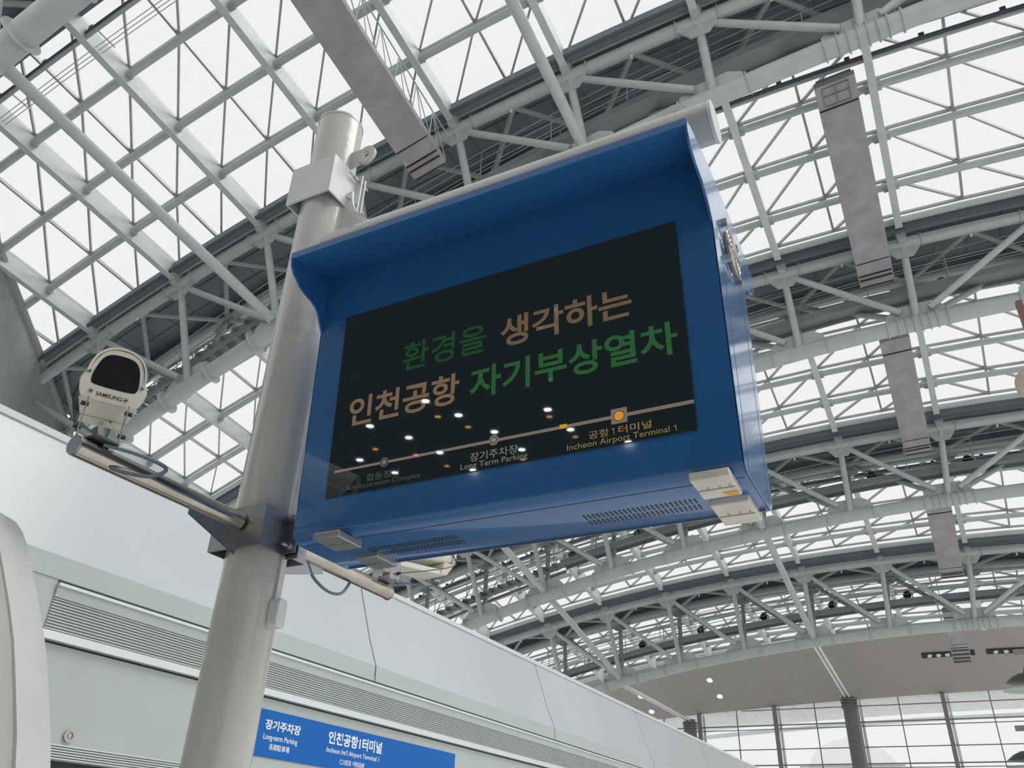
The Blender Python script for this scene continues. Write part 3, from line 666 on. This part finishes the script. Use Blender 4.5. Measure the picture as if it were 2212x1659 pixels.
# surveillance cameras ----------------------------------------------
def cctv(name_label, base, d, scale, detailed, lift=(0, 0, .222)):
    # base: foot on the tube; d: viewing direction of the housing
    d = Vector(d).normalized(); s_ = d.cross(Vector((0, 0, 1))).normalized()*-1; u = s_.cross(d)*-1
    if u.z < 0: u = -u
    s_ = u.cross(d)            # points to the image right when seen from the front is -s_
    X = -s_ if False else s_
    o = thing('surveillance_camera', name_label, 'surveillance camera', base, 'surveillance cameras on the arm')
    k = scale; B = Vector(base); C = B+Vector(lift)     # housing centre of the front face
    body = [(-.078, -.055), (-.066, -.075), (.066, -.075), (.078, -.055), (.083, -.02), (.074, .0), (.064, .03), (.048, .060), (.02, .075), (-.02, .075), (-.048, .060), (-.064, .03), (-.074, .0), (-.083, -.02)]
    body = chaikin([(x*k, y*k) for x, y in body])
    MB().prism(body, C, X, u, -d*.34*k).build('housing', CREAM, o, bevel=.004)
    fp = [(-.082, -.062), (-.072, -.082), (.072, -.082), (.082, -.062), (.089, -.03), (.082, -.012), (.073, .0), (.064, .032), (.046, .060), (.02, .071), (-.02, .071), (-.046, .060), (-.064, .032), (-.073, .0), (-.082, -.012), (-.089, -.03)]
    fp = chaikin([(x*k, y*k) for x, y in fp])
    FP = MB().prism(fp, C, X, u, d*.016*k).build('front_plate', CREAM, o, bevel=.003)
    # sunshield: a thin curved roof overhanging the face
    arc = [(-.086, -.005), (-.083, .02), (-.074, .048), (-.056, .072), (-.03, .086), (0, .090), (.03, .086), (.056, .072), (.074, .048), (.083, .02), (.086, -.005)]
    arc = [(x*k, y*k) for x, y in arc]
    for _ in range(2): arc = [arc[0]]+[q for a, b in zip(arc[:-1], arc[1:]) for q in ((a[0]*.75+b[0]*.25, a[1]*.75+b[1]*.25), (a[0]*.25+b[0]*.75, a[1]*.25+b[1]*.75))]+[arc[-1]]; arc = [(x*.95, y*.94) for x, y in arc]; rows = [[C+X*x+u*y+d*.026*k for x, y in arc], [C+X*x+u*y-d*.30*k for x, y in arc]]
    m = MB(); inn = [[p+(C+u*0-p).normalized()*.006*k for p in r] for r in rows]
    n = len(arc); vs = rows[0]+rows[1]+inn[0]+inn[1]; fs = []
    for i in range(n-1): fs += [(i, i+1, n+i+1, n+i), (2*n+i+1, 2*n+i, 3*n+i, 3*n+i+1), (i+1, i, 2*n+i, 2*n+i+1), (n+i, n+i+1, 3*n+i+1, 3*n+i)]
    fs += [(0, n, 3*n, 2*n), (n-1, 2*n-1, 4*n-1, 3*n-1)]
    m.add(vs, fs); m.build('sunshield', CREAM, o)
    win = [(-.058, -.040), (-.050, -.050), (.050, -.050), (.058, -.040), (.058, -.018), (.050, .018), (.040, .036), (.022, .046), (-.022, .046), (-.040, .036), (-.050, .018), (-.058, -.018)]
    win = chaikin([(x*1.06*k, y*k+.010*k) for x, y in win], 3, .25)
    f = C+d*.0165*k
    MB().prism(win, f, X, u, d*.001).build('window', LENS, FP)
    for x, y in ((-.071, -.006), (.071, -.018), (-.052, -.058), (.040, -.061)):
        m = MB(); m.cur = 0; m.disc(f+X*x*k+u*y*k+d*.002, d, .0062*k, .004, 14); m.cur = 1; m.disc(f+X*x*k+u*y*k+d*.0042, d, .003*k, .002, 6)
        m.build('screw', [STAIN2, BLACK], FP)
    if detailed: text('lettering', 'SAMSUNG', (-.038*k, -.067*k, .030*k, -.0555*k), (f, X, u), INK, FP, .02, .0006)
    m = MB(); a_, b_ = C-u*.078*k, C-u*.125*k
    m.hexa([a_-X*.078*k-d*.05*k, a_+X*.078*k-d*.05*k, a_+X*.078*k+d*.014*k, a_-X*.078*k+d*.014*k, b_-X*.062*k-d*.06*k, b_+X*.062*k-d*.06*k, b_+X*.062*k-d*.02*k, b_-X*.062*k-d*.02*k]); m.build('chin', CREAM, o, bevel=.003)
    # tilting bracket
    m = MB(); q = C-u*(.126 if detailed else .105)*k-d*.03*k
    m.prism([(-.060*k, 0), (.060*k, 0), (.060*k, -.022*k), (-.060*k, -.022*k)], q, X, u, -d*(.12 if detailed else .36)*k); m.build('base_plate', CREAM, o, bevel=.002)
    Xh = Vector((X.x, X.y, 0)).normalized(); dh = Vector((d.x, d.y, 0)).normalized()
    m = MB()
    for s2 in (-1, 1):
        e = B+Xh*.052*k*s2
        m.prism([(-.02*k, 0), (.03*k, 0), (.03*k, .115*k), (-.02*k, .115*k)], e-Xh*.002, dh, (0, 0, 1), Xh*.004)
    m.box(B+Vector((-.05*k, -.035*k, -.004)), B+Vector((.05*k, .035*k, .002))); m.build('bracket', STAIN2, o)
    m = MB()
    for s2 in (-1, 1):
        for z in (.025, .095): m.tube([B+Xh*.046*k*s2+Vector((0, 0, z*k))+dh*.02*k, B+Xh*.066*k*s2+Vector((0, 0, z*k))+dh*.02*k], .0065*k, 8)
    m.build('bracket_bolt', BLACK, o)
    MB().disc(C-u*.138*k+d*.012*k-d*.03*k, d, .006*k, .03*k, 12).build('cable_gland', STAIN2, o)
    cable([C-u*.125*k+X*.02*k-d*.03*k, C-u*.16*k+X*.024*k-d*.03*k, B+Xh*.018*k+Vector((0, 0, .01))], .0035).build('cable', CABLE, o)
    cable([C-X*.083*k-u*.03*k-d*.02, C-X*.088*k-u*.09*k-d*.01, B-Xh*.055*k+Vector((0, 0, .02))], .0022).build('safety_wire', BLACK, o)
    return o
cctv('cream surveillance camera facing the viewer, on the near end of the steel arm', (AX, 1.325, AZ+.030), (.80, -.50, -.42), 1.06, True)
cctv('cream surveillance camera peeking out under the display sign, on the far end of the arm', (AX+.02, 2.74, AZ+.030), (.22, .97, .10), 1.05, False, (0.03, .36, .245))

# ------------------------------------------------------------------ display sign
SX0, SX1 = -1.785, -.355; YC = 2.065
TLv = Vector((-1.671, 1.8564, 1.6718)); tl = .05305
U = Vector((1, 0, 0)); V = Vector((0, -math.sin(tl), math.cos(tl)))
S = thing('display_sign', 'blue double-sided passenger information display with hooded screen, mounted beside the pole', 'display sign', (-1.07, YC, .86))
def face(z, inset=.004): return TLv.y+inset-(z-1.6718)*math.tan(tl)
def both(p): return p+[(2*YC-y, z) for y, z in reversed(p)]
core = both([(face(.92), .92), (face(1.86), 1.86), (face(1.86)+.02, 1.885)])
core = [(1.935, .862), (1.915, .870), (1.902, .888), (face(.915), .915), (face(1.855), 1.855), (1.85, 1.885), (YC, 1.90)]
core = core+[(2*YC-y, z) for y, z in reversed(core[:-1])]
MB().prism(core, (SX0+.002, 0, 0), (0, 1, 0), (0, 0, 1), (SX1-SX0-.004, 0, 0)).build('casing', BLUE, S)
# hoods: sloped roof slab with front lip and S-curved cheeks, front and back
for s_, nm in ((1, 'front'), (-1, 'back')):
    Yf = (lambda y: y) if s_ == 1 else (lambda y: 2*YC-y)
    m = MB(); pf = [(1.650, 1.852), (1.650, 1.826), (1.664, 1.824), (1.860, 1.872), (1.88, 1.892)]
    m.prism([(Yf(y), z) for y, z in pf], (SX0, 0, 0), (0, 1, 0), (0, 0, 1), (SX1-SX0, 0, 0)); m.build('hood_roof', BLUE3, S)
    ck = [(1.88, 1.892), (1.650, 1.852), (1.651, 1.826), (1.657, 1.800), (1.670, 1.779), (1.690, 1.760), (1.716, 1.744), (1.750, 1.733), (1.785, 1.727), (1.808, 1.715), (1.830, 1.690), (1.850, 1.655), (1.862, 1.637), (1.90, 1.632)]
    for x in (SX0, SX1-.006):
        m = MB(); m.prism([(Yf(y), z) for y, z in ck], (x, 0, 0), (0, 1, 0), (0, 0, 1), (.006, 0, 0)); m.build('hood_cheek', BLUE, S)
fr = [(1.935, .862), (1.915, .870), (1.902, .888), (face(.915), .915), (face(1.63), 1.632), (1.862, 1.637), (1.850, 1.655), (1.830, 1.690), (1.808, 1.715), (1.785, 1.727), (1.750, 1.733), (1.716, 1.744), (1.690, 1.760), (1.670, 1.779), (1.657, 1.800), (1.651, 1.826), (1.650, 1.852), (1.88, 1.892)]
fr = fr+[(2*YC-y, z) for y, z in reversed(fr)]
for x in (SX0-.002, SX1): MB().prism(fr, (x, 0, 0), (0, 1, 0), (0, 0, 1), (.002, 0, 0)).build('side_panel', BLUE2, S)
# side seams, underside seam
m = MB()
m.box((SX1+.001, 2.186, .87), (SX1+.0025, 2.189, 1.80)); m.box((SX1+.001, 1.945, .875), (SX1+.0025, 1.947, 1.70))
m.box((SX0+.01, 2.183, .860), (SX1-.01, 2.188, .8635)); m.box((SX0+.01, 1.944, .8605), (SX1-.01, 1.946, .8632))
m.build('panel_seam', DARK, S)
# screen
m = MB(); O = TLv-V*.682; m.prism([(0, 0), (1.21, 0), (1.21, .682), (0, .682)], O, U, V, -U.cross(V)*.004); SCR = m.build('screen', SCREEN, S)
PLN = (TLv, U, V)
Nn = U.cross(V)
def one(u0, v0, u1, v1, P, m_, par_, w_, lift=.001):      # digit one with a flag
    O_, A_, B_ = (Vector(q) for q in P); N_ = A_.cross(B_); h_ = v1-v0
    po = [(u1-w_, v0), (u1, v0), (u1, v1), (u1-w_*.8, v1), (u0, v1-h_*.14), (u0, v1-h_*.24), (u1-w_, v1-h_*.17)]
    return MB().add([O_+A_*a+B_*b+N_*lift-Vector((0, 0, 0)) for a, b in po], [tuple(range(7))]).build('lettering', m_, par_, smooth=0)
def tx(b_, bx, m_, bo=0.0): return text('lettering', b_, bx, PLN, m_, SCR, bo)
tx('환경을', (.2603, -.2858, .5744, -.1795), T_GREEN2, .013)
tx('생각하는', (.6257, -.2895, 1.0583, -.182), T_TAN2, .021)
tx('인천공항', (.0599, -.4458, .4824, -.3377), T_TAN, .021)
tx('자기부상열차', (.5211, -.446, 1.182, -.3385), T_GREEN, .021)
tx('합동청사', (.1576, -.6512, .283, -.6259), T_DIM, .0)
tx('Administration Complex', (.079, -.6753, .3592, -.6535), T_DIM, -.006)
tx('장기주차장', (.5313, -.6518, .6892, -.6245), T_GREY, .0)
tx('Long Term Parking', (.5001, -.6775, .7197, -.6548), T_GREY, -.004)
tx('공항', (.9089, -.6526, .9677, -.629), T_GOLD, .0); one(.9762, -.6510, .9835, -.6320, PLN, T_GOLD, SCR, .0022); tx('터미널', (.9956, -.6526, 1.0894, -.629), T_GOLD, .0)
tx('Incheon Airport Terminal', (.8426, -.6795, 1.1370, -.6566), T_GOLD, -.006); one(1.1490, -.6752, 1.1555, -.6580, PLN, T_GOLD, SCR, .0016)
def flat(name, poly, m_, lift): return MB().add([TLv+U*a+V*b+Nn*lift for a, b in poly], [tuple(range(len(poly)))]).build(name, m_, SCR, smooth=0)
flat('route_line', [(.0256, -.6005), (1.2095, -.6055), (1.2095, -.5945), (.0256, -.5925)], T_LINE, .0008)
flat('train_marker', [(.820, -.6035), (.842, -.6035), (.8455, -.597), (.842, -.5905), (.820, -.5905), (.823, -.597)], T_YEL, .0011)
for cx_, m_ in ((.2209, T_DIM), (.6097, T_LINE)):
    flat('station_dot', circ(.0165, 28, (cx_, -.5968)), m_, .0011); flat('station_dot', circ(.0105, 24, (cx_, -.5968)), T_BLACK, .0013); flat('station_dot', circ(.0085, 24, (cx_, -.5968)), T_GREY if m_ is T_LINE else T_LINE, .0015)
flat('terminal_marker', [(.9765, -.6213), (1.0233, -.6213), (1.0233, -.5760), (.9765, -.5760)], T_LINE, .0011)
flat('terminal_marker', circ(.0157, 28, (.9998, -.5993)), T_BLACK, .0013); flat('terminal_marker', circ(.0140, 28, (.9998, -.5993)), T_ORANGE, .0015)
# ventilation slots in the underside
for xa, xb in ((-1.59, -1.26), (-.845, -.512)):
    m = MB(); N_ = 25
    for r_, (ya, yb) in enumerate(((2.036, 2.066), (2.080, 2.110))):
        for q in range(N_):
            x = xa+(xb-xa-.012)*q/(N_-1)+r_*.0
            m.hexa([(x, ya, .8605), (x+.005, ya, .8605), (x+.005, yb, .8605), (x, yb, .8605), (x, ya, .863), (x+.005, ya, .863), (x+.005, yb, .863), (x, yb, .863)])
    m.build('vent_slots', BLACK, S)
# four small control boxes under the corners
for (x0, y0, x1, y1), m_, lab in (((-.49, 1.863, -.388, 1.998), BOXL, True), ((-.487, 2.045, -.382, 2.205), BOXL, False), ((-1.672, 1.852, -1.572, 1.972), BOXD, False), ((-1.662, 2.055, -1.572, 2.172), BOXD, False)):
    b = MB().box((x0, y0+.013, .843), (x1, y1+.013, .866)).build('corner_box', m_, S, bevel=.004)
    m = MB(); m.box((x0+.004, y0+.013+(y1-y0)*.52, .8410), (x1-.004, y0+.013+(y1-y0)*.54, .8435))
    for q in (.3, .6, .85): m.box((x0+(x1-x0)*q, y0+.013+(y1-y0)*.40, .8410), (x0+(x1-x0)*q+.003, y0+.013+(y1-y0)*.53, .8435))
    m.build('lid_seam', BOXD, b)
    if lab: MB().prism([(0, 0), (.036, 0), (.036, .03), (.012, .03)], (x1-.042, y1-.023, .8410), (1, 0, 0), (0, 1, 0), (0, 0, .003)).build('orange_label', YELLOW, b)
# round fan guard on the right side
FC = Vector((SX1+.004, 2.075, 1.672))
m = MB(); m.disc(FC+Vector((-.003, 0, 0)), (1, 0, 0), .072, .006, 32); FAN = m.build('fan', BLACK, S)
m = MB()
for r_ in (.075, .060, .045, .030, .015):
    m.tube([FC+Vector((.010, r_*math.cos(a), r_*math.sin(a))) for a in lin(0, 2*math.pi, 28)], .0022, 6, cap=False)
for a in (45, 135, 225, 315):
    ca, sa = math.cos(math.radians(a)), math.sin(math.radians(a)); m.tube([FC+Vector((.010, .01*ca, .01*sa)), FC+Vector((.010, .098*ca, .098*sa))], .0025, 6)
m.build('fan_guard', STAIN, FAN)
m = MB()
for a in (45, 135, 225, 315):
    ca, sa = math.cos(math.radians(a)), math.sin(math.radians(a)); c = FC+Vector((.006, .1*ca, .1*sa)); m.box(c-Vector((.008, .009, .009)), c+Vector((.008, .009, .009)))
m.build('guard_clip', BOXD, FAN)

# ------------------------------------------------------------------ lamp post whose heads reach in at the right edge
o = thing('lamp_post', 'dark lamp post at the right edge with two saucer-shaped lamp heads', 'lamp', (1.75, 20, -EYE))
MB().tube([(1.75, 20, -EYE), (1.75, 20, 4.5)], .09, 16).build('post', DARK, o)
GREEN = mat('frosted_green_glass', (.35, .40, .36), .3)
for z, x in ((4.1, 1.22), (2.66, .90)):
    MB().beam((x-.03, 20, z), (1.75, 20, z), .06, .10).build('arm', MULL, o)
    H = MB().tube([(x+.05, 20, z-.58), (x+.05, 20, z-.48), (x+.05, 20, z-.42)], .36, 24, True, .10).build('lamp_cap', BLACK, o)
    MB().tube([(x+.03, 20, z-.74), (x+.03, 20, z-.69)], .42, 24, True, .36).build('saucer', GREEN, H)
    MB().tube([(x+.05, 20, z-.43), (x+.2, 20, z-.03)], .02, 6).build('stay', DARK, o)
o = thing('mast_lamp', 'rounded beige lamp with a reddish bracket above it, high at the right edge', 'lamp', (3.75, 20, -EYE))
m = MB(); m.grid([[Vector((2.99+.32*math.sin(a)*math.cos(b), 20+.32*math.sin(a)*math.sin(b), 10.05+.40*math.cos(a))) for b in lin(0, 2*math.pi, 20)] for a in lin(0.01, math.pi-.01, 12)])
m.build('globe', mat('beige_globe', (.55, .46, .40), .4), o)
MB().beam((2.95, 20, 10.42), (3.75, 20, 10.42), .06, .08).build('arm', DARK, o)
MB().box((3.22, 19.9, 11.55), (3.36, 20.1, 12.3)).build('bracket', mat('reddish_bracket', (.22, .12, .12), .5), o)
MB().beam((3.3, 20, 11.9), (3.75, 20, 11.9), .05, .06).build('arm', DARK, o)
MB().tube([(3.75, 20, -EYE), (3.75, 20, 12.4)], .08, 14).build('mast', DARK, o)
